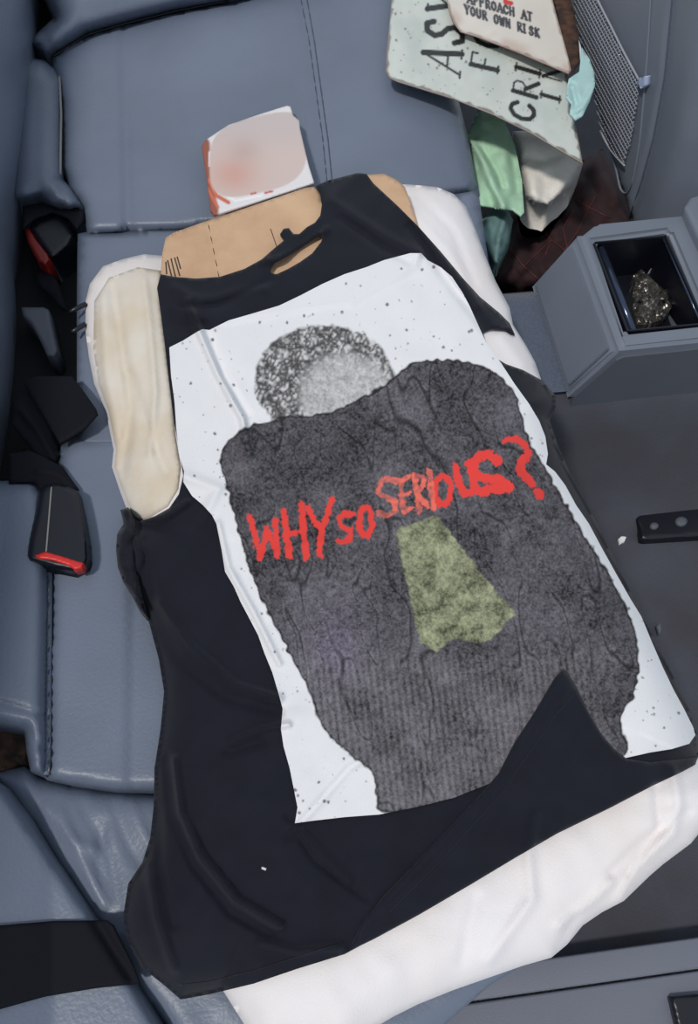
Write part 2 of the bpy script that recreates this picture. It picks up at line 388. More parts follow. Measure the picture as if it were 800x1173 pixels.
def skirt():
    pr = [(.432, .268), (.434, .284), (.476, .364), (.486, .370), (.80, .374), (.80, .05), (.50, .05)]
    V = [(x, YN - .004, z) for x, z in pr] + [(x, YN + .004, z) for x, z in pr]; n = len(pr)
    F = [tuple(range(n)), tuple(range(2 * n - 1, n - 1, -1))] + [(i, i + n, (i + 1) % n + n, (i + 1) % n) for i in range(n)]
    return mesh('shaded_side_panel', V, F, PLD, cons, flat=True)  # shade of the console's near side put into a darker plastic
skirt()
# crumpled foil wrapper in the tray
foil = sheet('foil_wrapper', [(726, 315), (735, 308), (748, 320), (765, 335), (770, 352), (758, 366), (742, 372), (730, 372), (725, 350)], lambda X, Y, d: .332 + fnoise(X, Y, 5, 1) * .009 + fnoise(X, Y, 2.5, 2) * .004, FOIL, None, 2, bottom=.309, flat=True)
tag(foil, 'crumpled silver wrapper lying in the black console tray', 'wrapper')

# ------------------------------------------------------------ front seat with net pocket
fs = thing('front_seat', 'grey front seat back with a net pocket at upper right', 'car seat')
FN, FP = (-1, -.10, .02), (.665, 1.1, .3)
so = [(600, -260), (648, 0), (664, 45), (676, 90), (688, 130), (702, 180), (722, 246), (740, 300), (960, 300), (960, -260)]
gr = [(775, -60), (771, 0), (762, 90), (749, 160), (735, 210), (722, 250)]
def hseat(X, Y, d=None):
    if d is None: d = dist(X, Y, so, True)
    gx = np.interp(Y, [-60, 0, 90, 160, 210, 250], [775, 771, 762, 749, 735, 722])
    return -.0008 * (np.sqrt((X - gx - 70) ** 2 + 900) + (X - gx - 70)) + .012 * np.exp(-((X - gx - 26) / 22) ** 2) + puff(d, 8, .008) + ridge(X, Y, gr, 4, -.007)
sheet('seat_back', so, hseat, PLA, fs, 4, thick=.08, n=FN, p=FP)
g2 = [(650, -40), (658, 20), (672, 70), (690, 140), (705, 190), (712, 218), (722, 216), (732, 170), (738, 110), (742, 60), (748, -40)]
tube('panel_rim', np.array(onplane([q[0] for q in smooth(g2, 4, False)], [q[1] for q in smooth(g2, 4, False)], hseat(*smooth(g2, 4, False).T) + .001, FN, FP)), .0022, PLA, fs)
npoly = [(650, -40), (668, -40), (685, 0), (700, 30), (715, 60), (733, 93), (731, 120), (724, 160), (716, 190), (700, 172), (688, 150), (676, 95), (660, 30)]
def hnet(X, Y): return hseat(X, Y) + .008 + .012 * np.clip(dist(X, Y, npoly, True) / 25, 0, 1)
tube('edge_gap_shade', onplane([q[0] for q in gr], [q[1] for q in gr], hseat(*np.array(gr, float).T) + .001, FN, FP), .0022, SEAMD, fs)  # dark tube along the groove, stands in for the shade inside it
nb_ = [[], []]
for fam in (0, 1):
    for k in range(-60, 110):
        a = math.radians(62 if fam == 0 else -38); dx, dy = math.cos(a), math.sin(a); nx, ny = -dy, dx
        t = np.arange(-260, 260, 4.0); X = 690 + nx * k * 3.7 + dx * t; Y = 60 + ny * k * 3.7 + dy * t
        ins = inside(X, Y, npoly); run = []
        for i in range(len(t) + 1):
            if i < len(t) and ins[i]: run.append(i)
            elif len(run) > 1: tube('', onplane(X[run], Y[run], hnet(X[run], Y[run]), FN, FP), .0009, None, k=4, bm=nb_); run = []
            else: run = []
nt_ = mesh('net_pocket', nb_[0], nb_[1], NET, fs); nt_['kind'] = 'stuff'
e1 = smooth([(668, -40), (685, 0), (700, 30), (715, 60), (733, 93)], 3, False)
tube('net_hem', onplane(e1[:, 0], e1[:, 1], hnet(e1[:, 0], e1[:, 1]), FN, FP), .002, NET, fs)
e1 = smooth([(688, 150), (700, 172), (716, 190)], 3, False)
tube('net_hem', onplane(e1[:, 0], e1[:, 1], hnet(e1[:, 0], e1[:, 1]), FN, FP), .002, NET, fs)
sheet('net_clip', [(731, 90), (740, 87), (739, 98), (735, 102), (731, 98)], lambda X, Y, d: hseat(X, Y) + .010, CLIP, fs, 2, thick=.01, n=FN, p=FP)

# ------------------------------------------------------------ rubbish in the far footwell
qo = [(545, 325), (570, 285), (590, 235), (640, 200), (690, 170), (720, 220), (740, 262), (680, 300), (640, 330), (600, 335)]
def zq(X, Y, d=None):
    if d is None: d = dist(X, Y, qo, True)
    u = (X + Y) / 34; v = (X - Y * .8) / 34
    return .20 + puff(d, 30, .06) + .012 * np.abs(np.sin(u * math.pi)) * np.abs(np.sin(v * math.pi)) + fnoise(X, Y, 30, 4) * .01
qb = thing('quilted_bag', 'dark red quilted bag with diamond stitching in the far footwell', 'bag')
sheet('bag_body', qo, zq, QLT, qb, 4, bottom=.03)
for pl in ([(628, 240), (612, 255), (632, 275), (625, 292)], [(658, 240), (645, 262), (652, 290)], [(682, 225), (660, 268), (645, 290)], [(660, 230), (690, 245), (700, 250)], [(632, 275), (600, 305), (620, 322)], [(612, 255), (598, 275)], [(600, 305), (585, 285)], [(652, 290), (632, 275)]):
    tube('stitching', zline(pl, zq, .0010), .0008, QST, qb, 5)
gc = sheet('cloth_bundle', [(588, 150), (600, 150), (640, 160), (668, 188), (658, 212), (645, 226), (628, 236), (612, 235), (602, 226), (597, 200)], lambda X, Y, d: .31 + puff(d, 16, .04) + fnoise(X, Y, 16, 3) * .008 + ridge(X, Y, [(628, 234), (645, 215), (658, 195)], 3, .005) + ridge(X, Y, [(605, 180), (625, 185), (645, 175)], 6, -.008), GCL, None, 3, bottom=.22)
tag(gc, 'off-white rumpled cloth cap beside the green paper', 'cloth')
gp = sheet('green_paper', [(548, 126), (575, 130), (590, 165), (598, 205), (601, 243), (597, 247), (588, 240), (572, 238), (548, 234), (534, 222), (532, 195), (541, 165), (534, 158)], lambda X, Y, d: .325 + ridge(X, Y, [(543, 158), (558, 178), (572, 200), (576, 215)], 3.5, -.012) + ridge(X, Y, [(545, 165), (556, 190), (566, 215), (576, 236)], 6, .02) + fnoise(X, Y, 14, 9) * .007 + fnoise(X, Y, 5, 10) * .0015 + ridge(X, Y, [(585, 160), (594, 220)], 6, -.010) - .02 * np.clip((552 - X) / 15, 0, 1), GRN, None, 3, thick=.004)
tag(gp, 'creased pale green paper sheet hanging beside the seat front', 'paper')
tt = sheet('teal_cloth', [(572, 234), (582, 240), (588, 252), (584, 278), (570, 306), (560, 296), (552, 276), (547, 262), (556, 244)], lambda X, Y, d: .29 + puff(d, 8, .02) + ridge(X, Y, [(580, 245), (572, 270), (568, 300)], 4, .015) + fnoise(X, Y, 9, 5) * .006, TEA, None, 3, bottom=.25)
tag(tt, 'dark teal twisted cloth hanging below the green paper', 'cloth')

# ---- lettering tools (flat print, drawn into the colour of the printed surface)
GL = {  # strokes in a unit box, x right, y up; 'w' heavy, 't' thin
 'A': [('t', [(0, 0), (.45, 1)]), ('w', [(.45, 1), (.9, 0)]), ('t', [(.2, .35), (.72, .35)]), ('t', [(-.12, 0), (.14, 0)]), ('t', [(.7, 0), (1.06, 0)])],
 'S': [('w', [(.72, .8), (.55, .98), (.25, .95), (.15, .75), (.3, .57), (.6, .43), (.75, .25), (.6, .04), (.28, .02), (.1, .22)])],
 'Y': [('w', [(0, 1), (.42, .45)]), ('t', [(.85, 1), (.42, .45)]), ('w', [(.42, .45), (.42, 0)]), ('t', [(-.1, 1), (.2, 1)]), ('t', [(.65, 1), (1, 1)])],
 'F': [('w', [(.15, 0), (.15, 1)]), ('t', [(.15, 1), (.75, 1), (.75, .8)]), ('t', [(.15, .5), (.55, .5)]), ('t', [(0, 0), (.35, 0)])],
 'O': [('w', [(.42, 1), (.15, .85), (.05, .5), (.15, .15), (.42, 0), (.7, .15), (.8, .5), (.7, .85), (.42, 1)])],
 'C': [('w', [(.8, .75), (.65, .95), (.4, 1), (.15, .82), (.05, .5), (.15, .15), (.4, 0), (.65, .05), (.8, .25)])],
 'R': [('w', [(.15, 0), (.15, 1)]), ('t', [(.15, 1), (.55, 1), (.7, .88), (.7, .65), (.55, .52), (.15, .5)]), ('w', [(.4, .5), (.85, 0)])],
 'I': [('w', [(.2, 0), (.2, 1)]), ('t', [(0, 0), (.4, 0)]), ('t', [(0, 1), (.4, 1)])],
 'M': [('t', [(.05, 0), (.12, 1)]), ('w', [(.12, 1), (.45, .1)]), ('t', [(.45, .1), (.8, 1)]), ('w', [(.8, 1), (.85, 0)])],
 'N': [('t', [(.1, 0), (.1, 1)]), ('w', [(.1, 1), (.75, 0)]), ('t', [(.75, 0), (.75, 1)])],
 'L': [('w', [(.15, 0), (.15, 1)]), ('t', [(.15, 0), (.7, 0), (.7, .2)])], 'U': [('w', [(.1, 1), (.1, .25), (.3, 0), (.55, 0), (.75, .25), (.75, 1)])],
 'P': [('w', [(.15, 0), (.15, 1)]), ('t', [(.15, 1), (.55, 1), (.7, .88), (.7, .62), (.55, .5), (.15, .5)])],
 'H': [('w', [(.1, 0), (.1, 1)]), ('w', [(.75, 0), (.75, 1)]), ('t', [(.1, .5), (.75, .5)])], 'T': [('w', [(.4, 0), (.4, 1)]), ('t', [(0, 1), (.8, 1)])],
 'W': [('w', [(0, 1), (.22, 0)]), ('w', [(.22, 0), (.42, .8)]), ('w', [(.42, .8), (.64, 0)]), ('w', [(.64, 0), (.86, 1)])],
 'K': [('w', [(.12, 0), (.12, 1)]), ('w', [(.75, 1), (.12, .45)]), ('w', [(.3, .55), (.8, 0)])], 'E': [('w', [(.12, 0), (.12, 1)]), ('w', [(.12, 1), (.7, 1)]), ('w', [(.12, .5), (.6, .5)]), ('w', [(.12, 0), (.7, 0)])],
 'G': [('w', [(.8, .8), (.4, 1), (.1, .8), (.05, .4), (.3, 0), (.7, .05), (.8, .4), (.5, .4)])], ' ': []}
def lay(c, X, Y, strokes, col, soft=.9):
    """strokes: list of (half width, polyline)"""
    col = np.array(col); m = np.zeros(len(X))
    for w, pl in strokes:
        pl = np.array(pl, float); x0, y0 = pl.min(0) - w - 2; x1, y1 = pl.max(0) + w + 2
        k = np.where((X > x0) & (X < x1) & (Y > y0) & (Y < y1))[0]
        if len(k): m[k] = np.maximum(m[k], np.clip((w - dist(X[k], Y[k], pl)) / soft + .5, 0, 1))
    c[:] = c * (1 - m[:, None]) + col * m[:, None]; return m
def text(s, org, adv, up, ww, tw, pitch=1.0):
    """org: pixel of the base line start, adv: pixel vector per letter, up: pixel vector of letter height"""
    out = []; org = np.array(org, float); adv = np.array(adv, float); up = np.array(up, float)
    for i, ch in enumerate(s):
        o = org + adv * i * pitch
        for k, pl in GL[ch]: out.append((ww if k == 'w' else tw, [o + adv * .86 * x + up * y for x, y in pl]))
    return out
def spots(X, Y, n, seed, box, rmin, rmax):
    rs = np.random.RandomState(seed); m = np.zeros(len(X))
    for i in range(n):
        x = rs.uniform(box[0], box[2]); y = rs.uniform(box[1], box[3]); r = rmin + (rmax - rmin) * rs.rand() ** 3
        k = np.where((abs(X - x) < r + 1.5) & (abs(Y - y) < r + 1.5))[0]
        if len(k): m[k] = np.maximum(m[k], np.clip((r - np.hypot((X[k] - x) * 1.1, Y[k] - y)) / .8 + .5, 0, 1))
    return m
# ---- metal sign with dark serif letters
sg = [(462, -120), (452, -40), (447, 20), (443, 60), (442, 82), (446, 89), (455, 93), (520, 113), (565, 131), (610, 153), (650, 177), (668, 187), (664, 165), (655, 120), (648, 70), (640, 0), (625, -120)]
def csign(X, Y, d):
    c = np.tile(np.array(lin(198, 203, 198)), (len(X), 1)); nz = fnoise(X, Y, 22, 1) * .6 + fnoise(X, Y, 7, 2) * .4
    c = c * (1 + .10 * nz[:, None]); g = np.clip(fnoise(X, Y, 30, 7) * 1.5, 0, 1)[:, None]; c = c * (1 - .35 * g) + np.array(lin(168, 184, 178)) * .35 * g
    k = np.array(lin(38, 40, 40))
    # letters: lines of writing run from lower left of each word up the picture; letters stand towards the left
    lay(c, X, Y, text('ASYLUM', (527, 86), (3, -31), (-43, -14), 3.3, 1.3), k)
    lay(c, X, Y, text('FOR', (570, 84), (4, -27), (-31, -7), 2.8, 1.2), k)
    lay(c, X, Y, text('CRIMINALLY', (611, 141), (3.5, -26), (-27, -8), 2.6, 1.1), k)
    lay(c, X, Y, text('INSANE', (641, 118), (2.5, -23), (-21, -6), 2.3, 1.0), k)
    e = np.clip((3.2 + 1.8 * fnoise(X, Y, 6, 4) - d) / 1.5, 0, 1)[:, None]; c = c * (1 - .75 * e) + np.array(lin(96, 70, 62)) * .75 * e
    s = (spots(X, Y, 260, 3, (440, 0, 670, 190), .5, 1.7) * .7)[:, None]; c = c * (1 - s) + np.array(lin(70, 52, 46)) * s
    return c
o = sheet('metal_sign', sg, lambda X, Y, d: .425 - (X - 445) * .00008 + fnoise(X, Y, 40, 6) * .002, VCS, None, 1.5, thick=.002, color=csign)
tag(o, 'weathered pale green metal sign with large dark serif letters', 'sign')
sg2 = [(500, -120), (508, -30), (514, 10), (520, 26), (528, 36), (545, 41), (590, 58), (640, 79), (652, 84), (655, 80), (650, 60), (636, 10), (624, -40), (610, -120)]
def csign2(X, Y, d):
    c = np.tile(np.array(lin(214, 208, 200)), (len(X), 1)) * (1 + .07 * fnoise(X, Y, 20, 3))[:, None]
    r = np.clip((dist(X, Y, [(510, 0), (525, 36), (590, 58), (652, 84)]) * -1 + 9 + 7 * fnoise(X, Y, 14, 5)) / 9, 0, 1)[:, None]
    c = c * (1 - .45 * r) + np.array(lin(176, 140, 122)) * .45 * r
    lay(c, X, Y, text('YOUR OWN RISK', (533, 15), (6.7, 2.2), (-.5, -9.5), 1.4, 1.2), np.array(lin(60, 60, 66)))
    lay(c, X, Y, text('APPROACH AT', (536, 3), (6.9, 2.0), (-.5, -9.5), 1.4, 1.2), np.array(lin(60, 60, 66)))
    lay(c, X, Y, text('E', (578, 2), (13, 3), (-1, -17), 2.6, 2.2), np.array(lin(200, 60, 50)))
    e = np.clip((2.5 + 1.5 * fnoise(X, Y, 6, 4) - d) / 1.5, 0, 1)[:, None]; return c * (1 - .6 * e) + np.array(lin(110, 74, 60)) * .6 * e
o = sheet('warning_sign', sg2, lambda X, Y, d: .434 + fnoise(X, Y, 40, 6) * .001, VCS, None, 1.3, thick=.002, color=csign2)
tag(o, 'small off-white warning sign with rusty edges lying on the green metal sign', 'sign')
o = sheet('rusty_metal_strip', [(600, -100), (628, -30), (640, 20), (648, 60), (657, 82), (665, 70), (663, 40), (655, 0), (642, -100)], lambda X, Y, d: .4285 + fnoise(X, Y, 20, 6) * .001, RUST, None, 4, thick=.003)
tag(o, 'thin rusty metal strip along the right edge of the warning sign', 'metal strip')
o = sheet('aqua_paper', [(650, 98), (652, 90), (664, 82), (667, 54), (675, 66), (681, 82), (682, 98), (676, 116), (668, 132), (660, 137), (653, 130), (655, 118), (649, 112)], lambda X, Y, d: .442 + ridge(X, Y, [(656, 100), (660, 118), (656, 130)], 3, -.008) + ridge(X, Y, [(680, 100), (668, 122), (658, 128)], 3, .008) + fnoise(X, Y, 10, 6) * .004, AQU, None, 2.5, thick=.003)
tag(o, 'crumpled aqua paper tucked over the right edge of the signs', 'paper')

# ------------------------------------------------------------ stuffed pillow under the shirt
po = [(98, 345), (103, 325), (118, 305), (140, 297), (165, 291), (188, 293), (260, 300), (380, 240), (440, 212), (466, 211), (500, 214), (520, 222), (534, 236), (545, 262), (556, 292), (568, 322), (584, 352), (588, 372), (602, 394), (613, 414), (620, 434), (625, 470), (645, 540), (690, 640), (735, 720), (775, 810), (802, 866), (830, 900), (822, 930), (800, 956), (792, 966), (760, 990), (745, 1003), (715, 1032), (690, 1045), (668, 1060), (650, 1082), (632, 1097), (600, 1106), (560, 1120), (520, 1134), (480, 1150), (450, 1165), (425, 1180), (400, 1200), (300, 1200), (284, 1180), (262, 1145), (240, 1110), (210, 1060), (215, 980), (220, 860), (215, 760), (205, 700), (190, 650), (172, 612), (160, 598), (148, 590), (138, 565), (128, 535), (130, 515), (121, 470), (108, 440), (102, 410), (98, 380)]
def zpil(X, Y, d=None):
    if d is None: d = dist(X, Y, po, True)
    z = SZ + .016 + .044 * (1 - np.exp(-d / 26)) + puff(d, 7, .010)
    for pl, w, a in (([(615, 935), (605, 975), (610, 1030), (560, 1100)], 7, .006), ([(770, 880), (778, 920), (770, 955), (730, 990), (700, 1050)], 6, .007), ([(752, 900), (756, 950), (720, 1000)], 5, -.006), ([(700, 1000), (740, 960), (790, 930)], 5, -.005), ([(640, 1060), (680, 1030), (700, 1010)], 5, .006), ([(545, 1030), (530, 1100)], 8, -.004), ([(660, 1050), (640, 1085)], 5, -.005),
                      ([(130, 330), (140, 400), (150, 470), (140, 540)], 6, -.008), ([(118, 340), (120, 420), (135, 500)], 5, .006), ([(165, 320), (172, 380), (178, 450), (172, 520)], 4, .006), ([(150, 430), (165, 480), (190, 540)], 6, -.005), ([(480, 225), (520, 265), (545, 330)], 4, -.004), ([(470, 240), (515, 290), (550, 350)], 5, .004), ([(575, 385), (600, 420)], 6, .004)):
        z = z + ridge(X, Y, pl, w, a)
    return z + fnoise(X, Y, 24, 11) * .0016
pil = thing('pillow', 'white stuffed cotton pillow underneath the black shirt', 'pillow')
sheet('pillow_body', po, zpil, CLO, pil, 5, bottom=SZ + .004)
# cream side flap of yellowed cotton on the left
cf = [(108, 345), (125, 318), (158, 306), (184, 310), (184, 350), (190, 400), (196, 450), (201, 500), (207, 535), (204, 560), (192, 580), (172, 592), (160, 596), (151, 588), (140, 560), (131, 535), (133, 515), (124, 470), (113, 440), (107, 400)]
pq = sheet('cream_side', cf, lambda X, Y, d: zpil(X, Y) + .003 + puff(d, 4, .002), CREAM, pil, 4, thick=.002); pq['label'] = 'yellowed cream cotton side'

# ------------------------------------------------------------ cardboard sheet in the neck
co = [(184, 315), (186, 290), (190, 272), (200, 266), (240, 252), (300, 232), (350, 215), (360, 214), (367, 222), (368, 232), (390, 225), (422, 200), (440, 199), (455, 206), (464, 214), (472, 235), (480, 262), (470, 300), (400, 340), (260, 360), (200, 350)]
zcard = lambda X, Y, d=None: SZ + .062 + .0 * X + fnoise(X, Y, 60, 2) * .002 + ridge(X, Y, [(237, 250), (252, 320)], 3, -.0035)
def zsheetbase(X, Y): return zpil(X, Y)
cdb = thing('cardboard_sheet', 'torn brown cardboard sheet showing in the neck of the black shirt', 'cardboard')
sheet('board', co, zcard, CARD, cdb, 5, thick=.005)
tube('fold_line', zline([(238, 252), (251, 318)], zcard, .0003), .0008, CARDE, cdb, 4)
for pl in ([(192, 298), (197, 318)], [(196, 296), (201, 317)], [(200, 295), (206, 316)], [(190, 300), (191, 314)], [(203, 294), (207, 308)]):
    tube('printed_mark', zline(pl, zcard, .0004), .0009, CARDE, cdb, 4, .3)
tube('fold_line', zline([(310, 262), (318, 285)], zcard, .0003), .0006, CARDE, cdb, 4, .4)
# picture card on the cardboard
pc = [(231, 168), (236, 160), (262, 143), (300, 130), (329, 121), (333, 122), (336, 132), (343, 138), (344, 148), (348, 165), (354, 190), (360, 209), (330, 219), (290, 232), (245, 246), (241, 240), (237, 205)]
def cpic(X, Y, d):
    c = np.tile(np.array(lin(226, 222, 224)), (len(X), 1))
    e = np.clip((9 - dist(X, Y, [(233, 165), (235, 200), (243, 242)])) / 3, 0, 1)[:, None]; c = c * (1 - e) + np.array(lin(150, 84, 66)) * e
    lay(c, X, Y, [(2.2, [(240, 206), (248, 224), (262, 232)]), (1.6, [(238, 216), (250, 238)])], lin(204, 108, 78))
    lay(c, X, Y, [(1.2, [(243, 200), (252, 220), (270, 230), (300, 224)]), (1.0, [(240, 190), (240, 175), (262, 148), (300, 134)])], lin(240, 238, 240))
    u = (X - 296); v = (Y - 177) + u * .22; q = (np.abs(u) / 57) ** 3.2 + (np.abs(v) / 45) ** 3.2
    m = np.clip((1 - q) / .12, 0, 1)[:, None]
    a = np.array(lin(208, 188, 182)); p_ = np.array(lin(206, 162, 150)); g = np.array(lin(190, 182, 184))
    w = np.exp(-(((X - 268) / 26) ** 2 + ((Y - 200) / 20) ** 2))[:, None]; w2 = np.exp(-(((Y - 140) / 26) ** 2))[:, None]; w3 = np.exp(-(((X - 280) / 18) ** 2 + ((Y - 172) / 14) ** 2))[:, None]
    b = a * (1 - w) + p_ * w; b = b * (1 - .6 * w2) + g * .6 * w2; b = b * (1 - .35 * w3) + np.array(lin(170, 140, 136)) * .35 * w3
    c = c * (1 - m) + b * m
    lay(c, X, Y, [(1.1, [(288, 222), (293, 221)]), (1.1, [(304, 221), (312, 219)])], lin(190, 80, 76)); return c
o = sheet('picture_card', pc, lambda X, Y, d: SZ + .030 + np.clip((Y - 120) / 125, 0, 1) * .040 + puff(d, 3, .001), VCP, None, 1.5, thick=.004, color=cpic)
tag(o, 'small square card with a blurred pinkish picture above the cardboard', 'card')

# ------------------------------------------------------------ the shirt
sh = [(183, 350), (180, 330), (184, 314), (200, 317), (225, 319), (252, 317), (280, 308), (300, 297), (316, 283), (326, 275), (321, 268), (325, 262), (331, 261), (336, 268), (343, 268), (352, 260), (361, 255), (367, 247), (369, 234), (367, 221), (362, 213), (375, 207), (410, 198), (420, 199), (428, 210), (455, 235), (480, 260), (505, 288), (530, 318), (550, 340), (572, 358), (584, 370), (590, 383), (580, 377), (565, 375), (553, 380), (558, 397), (565, 408), (580, 417), (600, 424), (620, 435), (637, 453), (637, 466), (630, 482), (640, 512), (655, 545), (672, 575), (700, 632), (728, 688), (752, 735), (772, 775), (790, 812), (800, 845), (801, 866), (796, 876), (784, 882), (750, 898), (700, 924), (640, 953), (590, 982), (540, 1012), (480, 1047), (430, 1074), (395, 1093), (340, 1110), (290, 1127), (240, 1139), (207, 1145), (190, 1130), (162, 1108), (146, 1078), (141, 1050), (147, 1012), (163, 988), (172, 960), (176, 925), (177, 880), (184, 835), (188, 792), (182, 755), (170, 710), (160, 690), (150, 672), (140, 655), (134, 632), (135, 610), (142, 600), (138, 584), (146, 582), (153, 594), (160, 597), (178, 591), (194, 582), (205, 566), (210, 545), (206, 520), (199, 480), (194, 440), (189, 395)]
hole = [(309, 308), (315, 299), (335, 288), (352, 277), (366, 267), (371, 269), (368, 277), (358, 290), (344, 300), (330, 308), (317, 314), (311, 313)]
folds = [([(210, 545), (250, 560), (230, 600)], 8, .003), ([(160, 600), (190, 592), (215, 575)], 5, .005), ([(150, 605), (160, 640), (150, 670)], 6, .006), ([(165, 620), (175, 680), (170, 720)], 5, -.005),
 ([(175, 700), (205, 755), (260, 800), (320, 815)], 6, -.006), ([(185, 690), (220, 740), (270, 785), (320, 800)], 6, .005), ([(200, 870), (208, 930), (230, 980), (270, 1030), (320, 1060)], 6, .007), ([(192, 870), (198, 935), (222, 990), (265, 1045), (310, 1070)], 5, -.007),
 ([(335, 945), (375, 985), (400, 1010)], 5, .004), ([(330, 935), (360, 985), (420, 1030)], 4, -.003), ([(265, 850), (300, 835), (330, 830)], 5, .004), ([(260, 862), (300, 850)], 5, -.004),
 ([(215, 345), (228, 380), (250, 430), (278, 480), (285, 520)], 5, .006), ([(235, 370), (258, 430), (285, 475)], 4, -.004), ([(250, 600), (262, 650), (290, 700), (320, 760)], 5, .003),
 ([(330, 960), (400, 880), (450, 850)], 5, -.0025), ([(440, 200), (500, 290), (545, 350)], 8, .004), ([(470, 260), (520, 330), (560, 380)], 6, -.004), ([(200, 330), (230, 345), (300, 330)], 7, .003), ([(210, 350), (250, 350), (310, 320)], 5, -.003),
 ([(300, 300), (345, 290), (375, 262)], 4, .004), ([(380, 230), (440, 270), (480, 290)], 7, .003), ([(390, 250), (440, 285), (470, 300)], 5, -.003), ([(420, 820), (560, 770), (600, 740)], 4, -.002), ([(460, 500), (520, 470), (560, 440)], 7, .002),
 ([(300, 640), (360, 620), (420, 630)], 8, .002), ([(590, 540), (640, 620), (690, 700)], 9, .003), ([(610, 530), (655, 610), (705, 690)], 6, -.003), ([(300, 1080), (340, 1090), (390, 1085)], 6, .004), ([(170, 990), (180, 1050), (200, 1110)], 7, .005), ([(182, 930), (184, 990), (200, 1060)], 5, -.005)]
shd = np.array(sh, float)
def zsh(X, Y, d=None):
    d = dist(X, Y, shd, True); z = SZ + .012 + .056 * (1 - np.exp(-d / 22)) 
    zp = np.where(inside(X, Y, po), zpil(X, Y) + .009, SZ + .008)
    z = np.maximum(z, zp)
    dc = np.where(inside(X, Y, co), 0, dist(X, Y, co, True)); z = np.maximum(z, zcard(X, Y) + .010 - .0006 * np.clip(dc - 6, 0, 90))
    zb = z - .004
    for pl, w, a in folds: z = z + ridge(X, Y, pl, w * .85, a * 1.7)
    z = zb + np.logaddexp(0, (z - zb) / .0012) * .0012
    return z + fnoise(X, Y, 45, 21) * .0015 + (1 + fnoise(X + .6 * Y, Y * .5, 16, 22)) * .001
tee = thing('shirt', 'torn black t-shirt with a large white print and red lettering', 'shirt')
sheet('shirt_body', sh, zsh, TEE, tee, 3.5, holes=[hole], thick=.004)
# print panel
pp = [(194, 398), (210, 390), (226, 380), (232, 377), (240, 378), (262, 367), (290, 359), (320, 350), (345, 338), (370, 325), (395, 314), (420, 306), (440, 298), (455, 294), (470, 290), (483, 290), (490, 298), (505, 306), (518, 317), (530, 335), (538, 350), (547, 370), (557, 392), (575, 417), (590, 440), (606, 462), (618, 482), (625, 500), (628, 520), (626, 532), (636, 540), (648, 556), (660, 578), (675, 600), (690, 628), (705, 655), (722, 685), (735, 706), (747, 735), (760, 765), (772, 790), (784, 812), (794, 832), (797, 842), (790, 852), (770, 858), (745, 862), (718, 868), (690, 874), (560, 898), (520, 914), (480, 924), (435, 933), (395, 936), (360, 940), (338, 943), (341, 925), (337, 905), (332, 880), (325, 855), (322, 835), (324, 812), (318, 790), (312, 770), (303, 748), (296, 728), (284, 705), (276, 690), (268, 672), (258, 655), (254, 630), (248, 600), (243, 590), (232, 578), (220, 568), (210, 552), (211, 540), (205, 520), (202, 490), (200, 460), (196, 430)]
body = smooth([(252, 520), (275, 492), (320, 478), (380, 470), (440, 440), (470, 416), (520, 412), (565, 424), (592, 452), (604, 495), (640, 560), (670, 610), (700, 660), (722, 705), (733, 750), (728, 795), (712, 826), (716, 866), (640, 900), (520, 918), (438, 932), (428, 890), (400, 866), (368, 832), (352, 790), (326, 740), (300, 690), (278, 630), (262, 570)], 5)
disc = (372, 437, 82, 66)
olive = [(452, 606), (500, 588), (548, 650), (592, 704), (556, 738), (520, 732), (500, 748), (480, 736), (468, 680)]
K = 2.162
def cr(l): return [(270 + u / K, 490 + v / K) for u, v in l]
def ell(cx, cy, rx, ry, n=14): return [(cx + rx * math.cos(2 * math.pi * i / n), cy + ry * math.sin(2 * math.pi * i / n)) for i in range(n + 1)]
L1 = [(3.4, cr([(36, 222), (50, 280), (62, 322), (78, 252), (104, 318), (98, 228)])), (3.6, cr([(120, 205), (126, 260), (134, 318)])), (3.6, cr([(164, 188), (168, 250), (176, 322)])), (3.0, cr([(122, 268), (172, 252)])), (3.4, cr([(180, 196), (196, 232), (212, 250)])), (3.6, cr([(238, 178), (224, 225), (212, 255), (208, 315)])),
      (3.2, cr([(290, 214), (270, 212), (256, 228), (262, 245), (284, 252), (286, 270), (272, 284), (252, 280)])), (3.2, cr(ell(322, 232, 16, 36))),
      (5.6, cr([(648, 82), (628, 66), (604, 70), (590, 88), (592, 112), (612, 124), (650, 128), (678, 148), (640, 152), (600, 158)])), (4.4, cr([(545, 95), (552, 130), (566, 165), (586, 158)])), (4.2, cr([(576, 88), (586, 122), (598, 160)])), (3.4, cr(ell(514, 155, 20, 36))),
      (3.2, [(579, 505), (591, 501), (600, 508), (606, 520)]), (5.0, [(604, 523), (597, 530), (597, 540), (604, 549), (609, 553)]), (5.2, [(617, 563), (618, 567)])]
L2 = [(3.4, cr([(398, 132), (376, 126), (358, 138), (354, 160), (374, 172), (394, 182), (396, 204), (378, 218), (356, 212)])), (3.0, cr([(406, 128), (412, 168), (416, 210)])), (2.6, cr([(408, 130), (430, 122)])), (2.4, cr([(410, 168), (430, 160)])), (2.6, cr([(414, 206), (438, 198)])),
      (3.0, cr([(444, 116), (448, 160), (456, 208)])), (2.6, cr([(444, 116), (464, 122), (466, 146), (450, 160), (476, 196)])), (3.2, cr([(480, 106), (484, 150), (492, 202)]))]
